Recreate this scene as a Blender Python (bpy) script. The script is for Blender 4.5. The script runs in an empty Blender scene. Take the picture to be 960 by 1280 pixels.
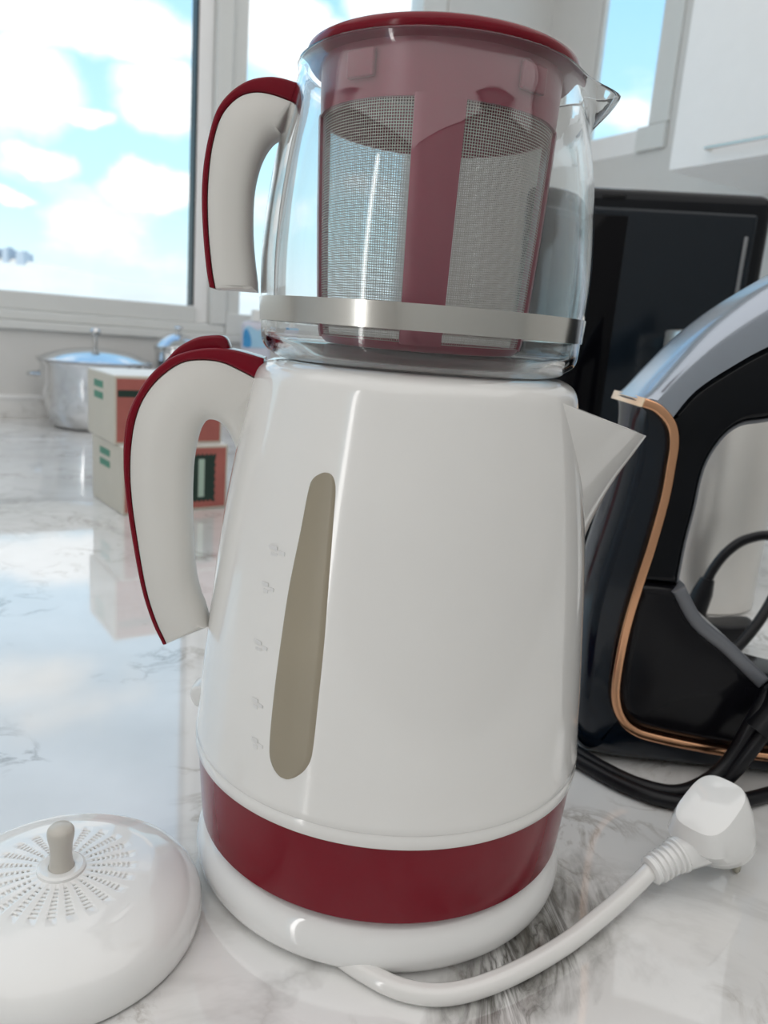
import bpy, bmesh, math, random
from mathutils import Vector, Matrix

random.seed(4)
scene = bpy.context.scene
COL = scene.collection
R = math.radians

# ------------------------------------------------------------------ camera
PITCH, ROLL = R(12.990), R(4.503)
fw = Vector((0, math.cos(PITCH), -math.sin(PITCH)))
u0 = Vector((0, math.sin(PITCH), math.cos(PITCH)))
r0 = Vector((1, 0, 0))
cr = r0 * math.cos(ROLL) + u0 * math.sin(ROLL)
cu = -r0 * math.sin(ROLL) + u0 * math.cos(ROLL)
cam_data = bpy.data.cameras.new('camera')
cam_data.sensor_fit = 'HORIZONTAL'
cam_data.sensor_width = 36.0
cam_data.lens = 36.0 * 971.77 / 960.0
cam_data.clip_start = 0.01
cam_data.clip_end = 2000
cam_data.dof.use_dof = True
cam_data.dof.focus_distance = 0.30
cam_data.dof.aperture_fstop = 20.0
cam = bpy.data.objects.new('camera', cam_data)
COL.objects.link(cam)
m = Matrix((cr, cu, -fw)).transposed().to_4x4()
m.translation = Vector((-0.00925, -0.34, 0.24588))
cam.matrix_world = m
scene.camera = cam

# ------------------------------------------------------------------ view and render settings
scene.view_settings.view_transform = 'Standard'
scene.view_settings.look = 'None'
scene.view_settings.gamma = 1.0
scene.view_settings.use_curve_mapping = False
scene.view_settings.exposure = 0.40
cy = scene.cycles
cy.use_denoising = True
cy.max_bounces = 16
cy.diffuse_bounces = 5
cy.glossy_bounces = 6
cy.transmission_bounces = 14
cy.transparent_max_bounces = 24
cy.sample_clamp_indirect = 6.0
cy.caustics_reflective = True
cy.caustics_refractive = True
cy.blur_glossy = 0.5

# ------------------------------------------------------------------ world: bright blue sky with white clouds
SKY_STRENGTH = 1.00
world = bpy.data.worlds.new('sky')
scene.world = world
world.use_nodes = True
nt = world.node_tree
nt.nodes.clear()


def N(tree, kind, **kw):
    n = tree.nodes.new(kind)
    for k, v in kw.items():
        if k.startswith('i_'):
            n.inputs[k[2:].replace('_', ' ')].default_value = v
        else:
            setattr(n, k, v)
    return n


def ramp(tree, stops, src=None, interp='LINEAR'):
    n = tree.nodes.new('ShaderNodeValToRGB')
    n.color_ramp.interpolation = interp
    els = n.color_ramp.elements
    while len(els) < len(stops):
        els.new(0.5)
    for e, (p, c) in zip(els, stops):
        e.position = p
        e.color = c if len(c) == 4 else (*c, 1)
    if src is not None:
        tree.links.new(src, n.inputs[0])
    return n


tc = N(nt, 'ShaderNodeTexCoord')
sep = N(nt, 'ShaderNodeSeparateXYZ')
nt.links.new(tc.outputs['Generated'], sep.inputs[0])
grad = ramp(nt, [(0.0, (0.80, 0.90, 0.95)), (0.12, (0.55, 0.86, 0.97)), (0.35, (0.36, 0.68, 0.95)), (1.0, (0.25, 0.50, 0.9))], sep.outputs['Z'])
# cumulus puffs low in the sky (direction, half width, half height in radians), ragged by noise, over a field of small clouds
CLOUDS = [((-0.2826, 0.9290, 0.2391), 0.0535, 0.0350), ((-0.2861, 0.9323, 0.2212), 0.0494, 0.0412), ((-0.3528, 0.9141, 0.1997), 0.0350, 0.0154), ((-0.4006, 0.9020, 0.1612), 0.0412, 0.0175), ((-0.2940, 0.9461, 0.1357), 0.0823, 0.0267), ((-0.4133, 0.8830, 0.2222), 0.0772, 0.0514), ((-0.3599, 0.8876, 0.2875), 0.1749, 0.0391), ((-0.3866, 0.8979, 0.2105), 0.0247, 0.0165), ((-0.1102, 0.9502, 0.2914), 0.1132, 0.0412), ((-0.1579, 0.9324, 0.3253), 0.0617, 0.0309), ((-0.0417, 0.9444, 0.3261), 0.0617, 0.0617), ((-0.4343, 0.8932, 0.1165), 0.0309, 0.0103)]
wn = N(nt, 'ShaderNodeTexNoise', i_Scale=9.0, i_Detail=4.0, i_Roughness=0.55)
nt.links.new(tc.outputs['Generated'], wn.inputs['Vector'])
wsub = N(nt, 'ShaderNodeVectorMath', operation='SUBTRACT')
nt.links.new(wn.outputs['Color'], wsub.inputs[0])
wsub.inputs[1].default_value = (0.5, 0.5, 0.5)
wsc = N(nt, 'ShaderNodeVectorMath', operation='SCALE')
wsc.inputs['Scale'].default_value = 0.07
nt.links.new(wsub.outputs[0], wsc.inputs[0])
wadd = N(nt, 'ShaderNodeVectorMath', operation='ADD')
nt.links.new(tc.outputs['Generated'], wadd.inputs[0])
nt.links.new(wsc.outputs[0], wadd.inputs[1])
mp = N(nt, 'ShaderNodeMapping')
mp.inputs['Scale'].default_value = (1.0, 1.0, 1.9)
mp.inputs['Location'].default_value = (0.3, 1.7, 0.42)
nt.links.new(tc.outputs['Generated'], mp.inputs['Vector'])
cn = N(nt, 'ShaderNodeTexNoise', i_Scale=4.2, i_Detail=5.0, i_Roughness=0.48)
nt.links.new(mp.outputs[0], cn.inputs['Vector'])
field = ramp(nt, [(0.55, (0, 0, 0)), (0.70, (1, 1, 1))], cn.outputs['Fac'], 'EASE')
acc = field.outputs[0]
for (c_, a_, b_) in CLOUDS:
    bmap = N(nt, 'ShaderNodeMapping', vector_type='TEXTURE')
    bmap.inputs['Location'].default_value = c_
    bmap.inputs['Rotation'].default_value = (0, 0, math.atan2(c_[1], c_[0]) - math.pi / 2)
    bmap.inputs['Scale'].default_value = (a_, 0.6, b_)
    nt.links.new(wadd.outputs[0], bmap.inputs['Vector'])
    bl_ = N(nt, 'ShaderNodeVectorMath', operation='LENGTH')
    nt.links.new(bmap.outputs[0], bl_.inputs[0])
    br = ramp(nt, [(0.55, (1, 1, 1)), (1.15, (0, 0, 0))], None, 'EASE')
    br.color_ramp.elements[1].position = 1.0
    nt.links.new(bl_.outputs['Value'], br.inputs[0])
    mxn = N(nt, 'ShaderNodeMath', operation='MAXIMUM')
    nt.links.new(acc, mxn.inputs[0])
    nt.links.new(br.outputs[0], mxn.inputs[1])
    acc = mxn.outputs[0]
mixc = N(nt, 'ShaderNodeMixRGB')
nt.links.new(acc, mixc.inputs['Fac'])
nt.links.new(grad.outputs[0], mixc.inputs['Color1'])
mixc.inputs['Color2'].default_value = (1.05, 1.08, 1.10, 1)
bg = N(nt, 'ShaderNodeBackground', i_Strength=SKY_STRENGTH)
nt.links.new(mixc.outputs[0], bg.inputs['Color'])
wo = N(nt, 'ShaderNodeOutputWorld')
nt.links.new(bg.outputs[0], wo.inputs['Surface'])

sun_data = bpy.data.lights.new('sun', 'SUN')
sun_data.energy = 1.5
sun_data.color = (1.0, 0.90, 0.78)
sun_data.angle = R(0.6)
sun = bpy.data.objects.new('sun', sun_data)
COL.objects.link(sun)
sun.rotation_euler = Vector((-0.25, 1.0, -0.75)).to_track_quat('-Z', 'Y').to_euler()

CEILING_FILL_STRENGTH = 0.98


# ------------------------------------------------------------------ materials
MATS = {}


def mat(name, color, rough=0.5, metal=0.0, spec=0.5, coat=0.0, sss=0.0, var=0.0, var_scale=30.0, bump=0.0, bump_scale=200.0, coat_rough=0.05):
    if name in MATS:
        return MATS[name]
    mt = bpy.data.materials.new(name)
    mt.use_nodes = True
    t = mt.node_tree
    b = t.nodes['Principled BSDF']
    b.inputs['Base Color'].default_value = (*color, 1)
    b.inputs['Roughness'].default_value = rough
    b.inputs['Metallic'].default_value = metal
    b.inputs['Specular IOR Level'].default_value = spec
    b.inputs['Coat Weight'].default_value = coat
    b.inputs['Coat Roughness'].default_value = coat_rough
    if sss:
        b.inputs['Subsurface Weight'].default_value = sss
        b.inputs['Subsurface Radius'].default_value = (0.01, 0.01, 0.01)
        b.inputs['Subsurface Scale'].default_value = 0.3
    co = N(t, 'ShaderNodeTexCoord')
    if var:
        nz = N(t, 'ShaderNodeTexNoise', i_Scale=var_scale, i_Detail=4.0)
        t.links.new(co.outputs['Object'], nz.inputs['Vector'])
        lo = tuple(max(0, c * (1 - var)) for c in color)
        hi = tuple(min(1, c * (1 + var)) for c in color)
        rp = ramp(t, [(0.3, lo), (0.7, hi)], nz.outputs['Fac'])
        t.links.new(rp.outputs[0], b.inputs['Base Color'])
    if bump:
        nb = N(t, 'ShaderNodeTexNoise', i_Scale=bump_scale, i_Detail=3.0)
        t.links.new(co.outputs['Object'], nb.inputs['Vector'])
        bp = N(t, 'ShaderNodeBump', i_Strength=bump, i_Distance=0.001)
        t.links.new(nb.outputs['Fac'], bp.inputs['Height'])
        t.links.new(bp.outputs[0], b.inputs['Normal'])
    MATS[name] = mt
    return mt


def glass_mat(name, color=(1, 1, 1), ior=1.47, rough=0.0):
    mt = bpy.data.materials.new(name)
    mt.use_nodes = True
    t = mt.node_tree
    t.nodes.clear()
    g = N(t, 'ShaderNodeBsdfGlass', i_IOR=ior, i_Roughness=rough)
    g.inputs['Color'].default_value = (*color, 1)
    o = N(t, 'ShaderNodeOutputMaterial')
    t.links.new(g.outputs[0], o.inputs['Surface'])
    return mt


def pane_mat(name):
    mt = bpy.data.materials.new(name)
    mt.use_nodes = True
    t = mt.node_tree
    t.nodes.clear()
    tr = N(t, 'ShaderNodeBsdfTransparent')
    tr.inputs['Color'].default_value = (0.99, 1.0, 1.0, 1)
    gl = N(t, 'ShaderNodeBsdfGlossy', i_Roughness=0.0)
    lw = N(t, 'ShaderNodeLayerWeight', i_Blend=0.5)
    pw4 = N(t, 'ShaderNodeMath', operation='POWER')
    t.links.new(lw.outputs['Facing'], pw4.inputs[0])
    pw4.inputs[1].default_value = 5.0
    fr = N(t, 'ShaderNodeMath', operation='MULTIPLY_ADD')
    t.links.new(pw4.outputs[0], fr.inputs[0])
    fr.inputs[1].default_value = 0.9
    fr.inputs[2].default_value = 0.035
    mx = N(t, 'ShaderNodeMixShader')
    t.links.new(fr.outputs[0], mx.inputs[0])
    t.links.new(tr.outputs[0], mx.inputs[1])
    t.links.new(gl.outputs[0], mx.inputs[2])
    o = N(t, 'ShaderNodeOutputMaterial')
    t.links.new(mx.outputs[0], o.inputs['Surface'])
    return mt


def mesh_mat(name):
    """fine woven filter gauze: wires on a UV grid, open between them"""
    mt = bpy.data.materials.new(name)
    mt.use_nodes = True
    t = mt.node_tree
    t.nodes.clear()
    uv = N(t, 'ShaderNodeUVMap')
    sp = N(t, 'ShaderNodeSeparateXYZ')
    t.links.new(uv.outputs[0], sp.inputs[0])
    gates = []
    for ax in ('X', 'Y'):
        fr = N(t, 'ShaderNodeMath', operation='FRACT')
        t.links.new(sp.outputs[ax], fr.inputs[0])
        ls = N(t, 'ShaderNodeMath', operation='LESS_THAN')
        t.links.new(fr.outputs[0], ls.inputs[0])
        ls.inputs[1].default_value = 0.27
        gates.append(ls)
    mxm = N(t, 'ShaderNodeMath', operation='MAXIMUM')
    t.links.new(gates[0].outputs[0], mxm.inputs[0])
    t.links.new(gates[1].outputs[0], mxm.inputs[1])
    tr = N(t, 'ShaderNodeBsdfTransparent')
    b = N(t, 'ShaderNodeBsdfPrincipled')
    b.inputs['Base Color'].default_value = (0.50, 0.475, 0.43, 1)
    b.inputs['Roughness'].default_value = 0.45
    mx = N(t, 'ShaderNodeMixShader')
    t.links.new(mxm.outputs[0], mx.inputs[0])
    t.links.new(tr.outputs[0], mx.inputs[1])
    t.links.new(b.outputs[0], mx.inputs[2])
    o = N(t, 'ShaderNodeOutputMaterial')
    t.links.new(mx.outputs[0], o.inputs['Surface'])
    return mt


def marble_mat(name):
    mt = bpy.data.materials.new(name)
    mt.use_nodes = True
    t = mt.node_tree
    b = t.nodes['Principled BSDF']
    co = N(t, 'ShaderNodeTexCoord')

    def vein(scale, distort, width, loc, stretch=(1, 1, 1), rot=0.0, detail=6.0):
        mp = N(t, 'ShaderNodeMapping')
        mp.inputs['Location'].default_value = loc
        mp.inputs['Rotation'].default_value = (0, 0, rot)
        mp.inputs['Scale'].default_value = stretch
        t.links.new(co.outputs['Object'], mp.inputs['Vector'])
        n = N(t, 'ShaderNodeTexNoise', i_Scale=scale, i_Detail=detail, i_Roughness=0.6, i_Distortion=distort)
        t.links.new(mp.outputs[0], n.inputs['Vector'])
        s = N(t, 'ShaderNodeMath', operation='SUBTRACT')
        t.links.new(n.outputs['Fac'], s.inputs[0])
        s.inputs[1].default_value = 0.5
        a = N(t, 'ShaderNodeMath', operation='ABSOLUTE')
        t.links.new(s.outputs[0], a.inputs[0])
        return ramp(t, [(0.0, (1, 1, 1)), (width * 0.35, (0.55, 0.55, 0.55)), (width, (0, 0, 0))], a.outputs[0])

    def noise(scale, lo, hi, loc):
        mp = N(t, 'ShaderNodeMapping')
        mp.inputs['Location'].default_value = loc
        t.links.new(co.outputs['Object'], mp.inputs['Vector'])
        n = N(t, 'ShaderNodeTexNoise', i_Scale=scale, i_Detail=4.0)
        t.links.new(mp.outputs[0], n.inputs['Vector'])
        return ramp(t, [(lo, (0, 0, 0)), (hi, (1, 1, 1))], n.outputs['Fac'])

    def mul(a, c, k=None):
        mm = N(t, 'ShaderNodeMath', operation='MULTIPLY')
        t.links.new(a, mm.inputs[0])
        if c is None:
            mm.inputs[1].default_value = k
        else:
            t.links.new(c, mm.inputs[1])
        return mm.outputs[0]

    def mix(fac, c1, c2):
        mm = N(t, 'ShaderNodeMixRGB')
        t.links.new(fac, mm.inputs['Fac'])
        if isinstance(c1, tuple):
            mm.inputs['Color1'].default_value = (*c1, 1)
        else:
            t.links.new(c1, mm.inputs['Color1'])
        mm.inputs['Color2'].default_value = (*c2, 1)
        return mm.outputs[0]

    clouds = noise(5.0, 0.38, 0.68, (3.1, 0.4, 0))
    c = mix(mul(clouds.outputs[0], None, 0.75), (0.86, 0.855, 0.845), (0.60, 0.59, 0.57))
    v1 = vein(6.0, 1.1, 0.06, (1.3, 0.2, 0))
    m1 = noise(3.0, 0.45, 0.62, (7.7, 2.0, 0))
    c = mix(mul(mul(v1.outputs[0], m1.outputs[0]), None, 0.42), c, (0.36, 0.345, 0.33))
    v2 = vein(19.0, 1.3, 0.05, (4.1, 3.3, 0))
    m2 = noise(12.0, 0.51, 0.65, (1.2, 5.0, 0))
    c = mix(mul(mul(v2.outputs[0], m2.outputs[0]), None, 0.7), c, (0.27, 0.23, 0.19))
    # the dark streaked vein that runs out from under the kettle
    mpd = N(t, 'ShaderNodeMapping')
    mpd.inputs['Rotation'].default_value = (0, 0, R(-32))
    mpd.vector_type = 'TEXTURE'
    mpd.inputs['Location'].default_value = (0.066, -0.062, 0)
    mpd.inputs['Scale'].default_value = (0.030, 0.075, 1.0)
    t.links.new(co.outputs['Object'], mpd.inputs['Vector'])
    nw = N(t, 'ShaderNodeTexNoise', i_Scale=2.2, i_Detail=4.0)
    t.links.new(mpd.outputs[0], nw.inputs['Vector'])
    wv = N(t, 'ShaderNodeVectorMath', operation='SCALE')
    wv.inputs['Scale'].default_value = 0.9
    t.links.new(nw.outputs['Color'], wv.inputs[0])
    ad = N(t, 'ShaderNodeVectorMath', operation='ADD')
    t.links.new(mpd.outputs[0], ad.inputs[0])
    t.links.new(wv.outputs[0], ad.inputs[1])
    of = N(t, 'ShaderNodeVectorMath', operation='SUBTRACT')
    t.links.new(ad.outputs[0], of.inputs[0])
    of.inputs[1].default_value = (0.45, 0.45, 0.45)
    ln = N(t, 'ShaderNodeVectorMath', operation='LENGTH')
    t.links.new(of.outputs[0], ln.inputs[0])
    patch = ramp(t, [(0.25, (1, 1, 1)), (1.0, (0, 0, 0))], ln.outputs['Value'])
    st = vein(30.0, 1.2, 0.10, (0.4, 0.9, 0), stretch=(2.6, 0.55, 1), rot=R(25))
    stw = vein(14.0, 0.8, 0.22, (2.4, 0.1, 0), stretch=(2.2, 0.6, 1), rot=R(25))
    c = mix(mul(mul(stw.outputs[0], patch.outputs[0]), None, 0.95), c, (0.11, 0.10, 0.08))
    c = mix(mul(mul(st.outputs[0], patch.outputs[0]), None, 0.95), c, (0.07, 0.065, 0.055))
    t.links.new(c, b.inputs['Base Color'])
    b.inputs['Roughness'].default_value = 0.05
    b.inputs['IOR'].default_value = 1.62
    b.inputs['Coat Weight'].default_value = 0.6
    b.inputs['Coat IOR'].default_value = 1.6
    b.inputs['Coat Roughness'].default_value = 0.03
    return mt


WHITE = mat('white_plastic', (0.80, 0.79, 0.77), 0.12, coat=0.5, coat_rough=0.03, var=0.01)
WHITE_COOL = mat('white_gloss_plastic', (0.83, 0.83, 0.82), 0.07, coat=0.5, coat_rough=0.02, var=0.01)
CREAM = mat('satin_white_plastic', (0.70, 0.685, 0.65), 0.38, var=0.01, bump=0.02, bump_scale=900)
RED = mat('burgundy_gloss_plastic', (0.185, 0.003, 0.013), 0.15, spec=0.25, var=0.05)
RED_INFUSER = mat('burgundy_infuser_plastic', (0.30, 0.045, 0.080), 0.30, var=0.05)
STEEL = mat('brushed_steel', (0.72, 0.70, 0.66), 0.16, 1.0, var=0.03, var_scale=12)
STEEL_POT = mat('polished_steel', (0.66, 0.67, 0.68), 0.12, 1.0, var=0.03)
SMOKED = mat('smoked_level_window', (0.31, 0.27, 0.20), 0.30, var=0.06, var_scale=14)
MARK = mat('embossed_mark', (0.74, 0.735, 0.73), 0.35)
PINMETAL = mat('plug_pin_metal', (0.45, 0.43, 0.36), 0.35, 1.0)
KNOB = mat('warm_grey_plastic', (0.56, 0.53, 0.48), 0.3, var=0.02)
BLACK = mat('black_gloss', (0.004, 0.005, 0.007), 0.08, spec=0.2)
BLACK_SATIN = mat('black_satin', (0.006, 0.006, 0.007), 0.35, spec=0.25)
NAVY = mat('navy_black_gloss', (0.003, 0.008, 0.016), 0.15, spec=0.4, coat=0.12)
GUNMETAL = mat('gunmetal_gloss', (0.38, 0.42, 0.48), 0.22, 0.75)
TANKM = mat('dark_smoked_tank', (0.006, 0.006, 0.008), 0.16, spec=0.22)
EDGE_LIGHT = mat('grey_edge_light', (0.16, 0.17, 0.19), 0.28, coat=0.3)  # grey that stands in for light caught on rounded edges
COPPER = mat('copper_trim', (0.78, 0.42, 0.24), 0.22, 1.0, var=0.04)
RUBBER = mat('black_rubber', (0.006, 0.006, 0.008), 0.35, spec=0.3)
SATIN_STEEL = mat('satin_steel', (0.74, 0.72, 0.69), 0.30, 0.8, var=0.03, var_scale=12)
WALLP = mat('wall_paint', (0.66, 0.655, 0.64), 0.75, var=0.01, bump=0.05)
WALLD = mat('taupe_wall_paint', (0.58, 0.575, 0.565), 0.8, var=0.02, bump=0.05)
FRAMEP = mat('window_frame_white', (0.70, 0.71, 0.695), 0.40, var=0.01)
CEILP = mat('ceiling_paint', (0.80, 0.79, 0.76), 0.85, var=0.01)
CABP = mat('cabinet_white', (0.90, 0.90, 0.90), 0.35, var=0.01)
FLOORM = mat('floor_tile', (0.45, 0.41, 0.36), 0.4, var=0.06, var_scale=3)
HILLM = mat('pale_sandy_hill', (0.95, 0.84, 0.72), 0.9, var=0.08, var_scale=0.05)
FARB = mat('far_building_paint', (0.45, 0.50, 0.56), 0.9, var=0.05)
CARD_RED = mat('red_card', (0.40, 0.12, 0.10), 0.45, var=0.10, var_scale=25)
CARD_CREAM = mat('cream_card', (0.58, 0.54, 0.46), 0.5, var=0.03)
CARD_WHITE = mat('white_card', (0.82, 0.82, 0.80), 0.45, var=0.02)
CARD_GREEN = mat('green_print', (0.06, 0.24, 0.16), 0.5, var=0.1)
CARD_DARK = mat('dark_green_print', (0.012, 0.035, 0.025), 0.5)
CARD_PALE = mat('pale_green_print', (0.42, 0.55, 0.46), 0.5)
BLUEP = mat('blue_label', (0.05, 0.30, 0.62), 0.35, var=0.15, var_scale=40)
BLUELT = mat('light_blue_plastic', (0.38, 0.62, 0.80), 0.3, var=0.05)
MARBLE = marble_mat('polished_white_marble')
GLASS = glass_mat('clear_teapot_glass', (0.985, 0.99, 0.99))
PANE = pane_mat('window_glass')
GAUZE = mesh_mat('filter_gauze')


# ------------------------------------------------------------------ geometry helpers
def link(name, me, material, parent=None, smooth=True):
    o = bpy.data.objects.new(name, me)
    COL.objects.link(o)
    if material is not None and not me.materials:
        me.materials.append(material)
    if parent is not None:
        o.parent = parent
    if smooth:
        for p in me.polygons:
            p.use_smooth = True
    return o


def finish(name, bm, material, parent=None, smooth=True, angle=35):
    bmesh.ops.recalc_face_normals(bm, faces=bm.faces)
    me = bpy.data.meshes.new(name)
    bm.to_mesh(me)
    bm.free()
    o = link(name, me, material, parent, smooth)
    if smooth:
        me.set_sharp_from_angle(angle=R(angle))
    return o


def tag(o, label, cat, group=None, kind=None):
    o['label'] = label
    o['category'] = cat
    if group:
        o['group'] = group
    if kind:
        o['kind'] = kind
    return o


def structure(o, label=None):
    o['kind'] = 'structure'
    if label:
        o['label'] = label
    return o


def empty(name, loc=(0, 0, 0)):
    o = bpy.data.objects.new(name, None)
    o.empty_display_size = 0.02
    COL.objects.link(o)
    o.location = loc
    return o


def child(o, root):
    """parent keeping world position (roots are unrotated empties)"""
    o.parent = root
    o.matrix_parent_inverse = Matrix.Translation(root.location).inverted()
    return o


def lathe_bm(profile, seg=96, closed=False, bm=None, center=(0, 0)):
    """profile: list of (z, r); r==0 collapses to a pole"""
    bm = bm or bmesh.new()
    rings = []
    for z, r in profile:
        if r < 1e-7:
            rings.append([bm.verts.new((center[0], center[1], z))])
        else:
            rings.append([bm.verts.new((center[0] + r * math.cos(2 * math.pi * k / seg), center[1] + r * math.sin(2 * math.pi * k / seg), z)) for k in range(seg)])
    pairs = list(zip(rings, rings[1:]))
    if closed:
        pairs.append((rings[-1], rings[0]))
    for a, b in pairs:
        for k in range(seg):
            k2 = (k + 1) % seg
            if len(a) == 1 and len(b) == 1:
                continue
            if len(a) == 1:
                bm.faces.new((a[0], b[k], b[k2]))
            elif len(b) == 1:
                bm.faces.new((a[k], a[k2], b[0]))
            else:
                bm.faces.new((a[k], a[k2], b[k2], b[k]))
    return bm


def spline(pts, n=8):
    """Catmull-Rom through points of any dimension"""
    pts = [Vector(p) for p in pts]
    out = []
    for i in range(len(pts) - 1):
        p0 = pts[i - 1] if i > 0 else pts[i] * 2 - pts[i + 1]
        p1, p2 = pts[i], pts[i + 1]
        p3 = pts[i + 2] if i + 2 < len(pts) else p2 * 2 - p1
        for k in range(n):
            t = k / n
            out.append(0.5 * ((2 * p1) + (p2 - p0) * t + (2 * p0 - 5 * p1 + 4 * p2 - p3) * t * t + (3 * p1 - p0 - 3 * p2 + p3) * t ** 3))
    out.append(pts[-1])
    return out


def smooth_profile(pts, n=4):
    return [(p[0], p[1]) for p in spline(pts, n)]


def tube_bm(path, radius, seg=12, bm=None, caps=True):
    """sweep a circle along path; radius a number or a list per point"""
    bm = bm or bmesh.new()
    path = [Vector(p) for p in path]
    n = len(path)
    rad = radius if isinstance(radius, (list, tuple)) else [radius] * n
    tang = [(path[min(i + 1, n - 1)] - path[max(i - 1, 0)]).normalized() for i in range(n)]
    ref = Vector((0, 0, 1)) if abs(tang[0].z) < 0.9 else Vector((1, 0, 0))
    nrm = (ref - tang[0] * ref.dot(tang[0])).normalized()
    rings = []
    for i in range(n):
        nrm = (nrm - tang[i] * nrm.dot(tang[i])).normalized()
        bn = tang[i].cross(nrm)
        rings.append([bm.verts.new(path[i] + (nrm * math.cos(2 * math.pi * k / seg) + bn * math.sin(2 * math.pi * k / seg)) * rad[i]) for k in range(seg)])
    for a, b in zip(rings, rings[1:]):
        for k in range(seg):
            bm.faces.new((a[k], a[(k + 1) % seg], b[(k + 1) % seg], b[k]))
    if caps:
        bm.faces.new(rings[0])
        bm.faces.new(rings[-1])
    return bm


def box_bm(x0, x1, y0, y1, z0, z1, bevel=0.0, seg=3, bm=None):
    own = bm is None
    bm = bm or bmesh.new()
    vs = [bm.verts.new(p) for p in ((x0, y0, z0), (x1, y0, z0), (x1, y1, z0), (x0, y1, z0), (x0, y0, z1), (x1, y0, z1), (x1, y1, z1), (x0, y1, z1))]
    for f in ((0, 3, 2, 1), (4, 5, 6, 7), (0, 1, 5, 4), (1, 2, 6, 5), (2, 3, 7, 6), (3, 0, 4, 7)):
        bm.faces.new([vs[i] for i in f])
    if bevel and own:
        bmesh.ops.bevel(bm, geom=list(bm.edges), offset=bevel, segments=seg, profile=0.5, affect='EDGES')
    return bm


def prism_bm(outline, y0, y1, bevel=0.0, seg=4, keep=None):
    """outline: (x, z) polygon extruded from y0 (near face) to y1; both rims rounded over to radius bevel,
    less where the outline is narrow; keep: points of the outline that stay crisp"""
    bm = bmesh.new()
    pts = [Vector((p[0], p[1])) for p in outline]
    n = len(pts)
    area = sum(pts[k].x * pts[(k + 1) % n].y - pts[(k + 1) % n].x * pts[k].y for k in range(n))
    sgn = 1.0 if area > 0 else -1.0
    nrm, lim = [], []
    for k in range(n):
        e0 = (pts[k] - pts[k - 1]).normalized()
        e1 = (pts[(k + 1) % n] - pts[k]).normalized()
        d = Vector((-e0.y - e1.y, e0.x + e1.x)) * sgn
        nrm.append(d.normalized() if d.length > 1e-6 else Vector((-e1.y, e1.x)) * sgn)
    if bevel:
        for k in range(n):
            best = 1e9
            p, d = pts[k], nrm[k]
            for q in range(n):
                if q == k or (q + 1) % n == k:
                    continue
                a, b = pts[q], pts[(q + 1) % n]
                e = b - a
                den = d.x * e.y - d.y * e.x
                if abs(den) < 1e-12:
                    continue
                w_ = a - p
                t = (w_.x * e.y - w_.y * e.x) / den
                u = (w_.x * d.y - w_.y * d.x) / den
                if t > 1e-6 and -1e-6 <= u <= 1 + 1e-6:
                    best = min(best, t)
            lim.append(min(bevel, 0.42 * best))
        if keep:
            ks = {(round(q[0], 5), round(q[1], 5)) for q in keep}
            lim = [min(l_, 0.0005) if (round(p.x, 5), round(p.y, 5)) in ks else l_ for l_, p in zip(lim, pts)]
        for _ in range(3):
            lim = [min(lim[k], (lim[k - 1] + lim[k] + lim[(k + 1) % n]) / 3) for k in range(n)]
    prof = [(0.0, 0.0)]
    depth = min(bevel, (y1 - y0) * 0.48)
    rings = []
    steps = seg if bevel else 0
    for s_ in range(steps + 1):
        a = math.pi / 2 * s_ / steps if steps else math.pi / 2
        ins, dy = (1 - math.sin(a)), (1 - math.cos(a)) * depth if steps else 0.0
        rings.append((ins, y0 + dy))
    rings += [(ins, y1 - (y - y0)) for ins, y in rings[::-1]]
    if not bevel:
        rings = [(0.0, y0), (0.0, y1)]
    vr = []
    for ins, y in rings:
        vr.append([bm.verts.new((pts[k].x + (nrm[k].x * lim[k] * ins if bevel else 0), y, pts[k].y + (nrm[k].y * lim[k] * ins if bevel else 0))) for k in range(n)])
    caps = [bm.faces.new(vr[0]), bm.faces.new(vr[-1][::-1])]
    for a, b in zip(vr, vr[1:]):
        for k in range(n):
            bm.faces.new((a[k], b[k], b[(k + 1) % n], a[(k + 1) % n]))
    bmesh.ops.recalc_face_normals(bm, faces=bm.faces)
    bmesh.ops.triangulate(bm, faces=caps)
    return bm


def turned(bm, mtx):
    bmesh.ops.transform(bm, matrix=mtx, verts=bm.verts)
    return bm


# ------------------------------------------------------------------ the room, turned 31.6 degrees to the camera
A0 = Vector((-0.8688, 1.3603, 0))
ROT = Matrix.Translation(A0) @ Matrix.Rotation(R(31.6), 4, 'Z')     # local x runs along the window wall, local -y into the room
TC = 1.436          # the corner
TL = -1.9           # far left wall
ND = 3.3            # room depth
H_C = 1.75          # ceiling above the worktop
H_F = -0.90


def room_box(t0, t1, n0, n1, z0, z1, bm=None, bevel=0.0):
    """t along the window wall, n into the room"""
    b = box_bm(t0, t1, -n1, -n0, z0, z1, bevel=bevel, bm=bm)
    return b


def room_obj(name, bm, material, parent=None, smooth=False):
    turned(bm, ROT)
    return finish(name, bm, material, parent, smooth)


# wall with the large window: opening t -1.55..1.08, z .200..1.60
bm = bmesh.new()
room_box(TL - .15, TC + .05, -0.15, 0, H_F, 0.191, bm)
room_box(TL - .15, TC + .05, -0.15, 0, 1.60, H_C, bm)
room_box(1.085, TC + .05, -0.15, 0, 0.191, 1.60, bm)
room_box(TL - .15, -1.55, -0.15, 0, 0.191, 1.60, bm)
structure(room_obj('wall_left', bm, WALLP), 'pale painted wall below and beside the large window')
# wall with the small high window: opening along n .20...47, z .736..1.60
bm = bmesh.new()
room_box(TC, TC + .02, -0.15, 0.195, H_F, H_C, bm)
room_box(TC, TC + .02, 0.195, 0.475, H_F, 0.732, bm)
room_box(TC, TC + .02, 0.195, 0.475, 1.60, H_C, bm)
room_box(TC, TC + .02, 0.475, ND + .15, H_F, H_C, bm)
structure(room_obj('wall_right', bm, WALLP), 'pale painted wall behind the black appliance')
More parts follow.
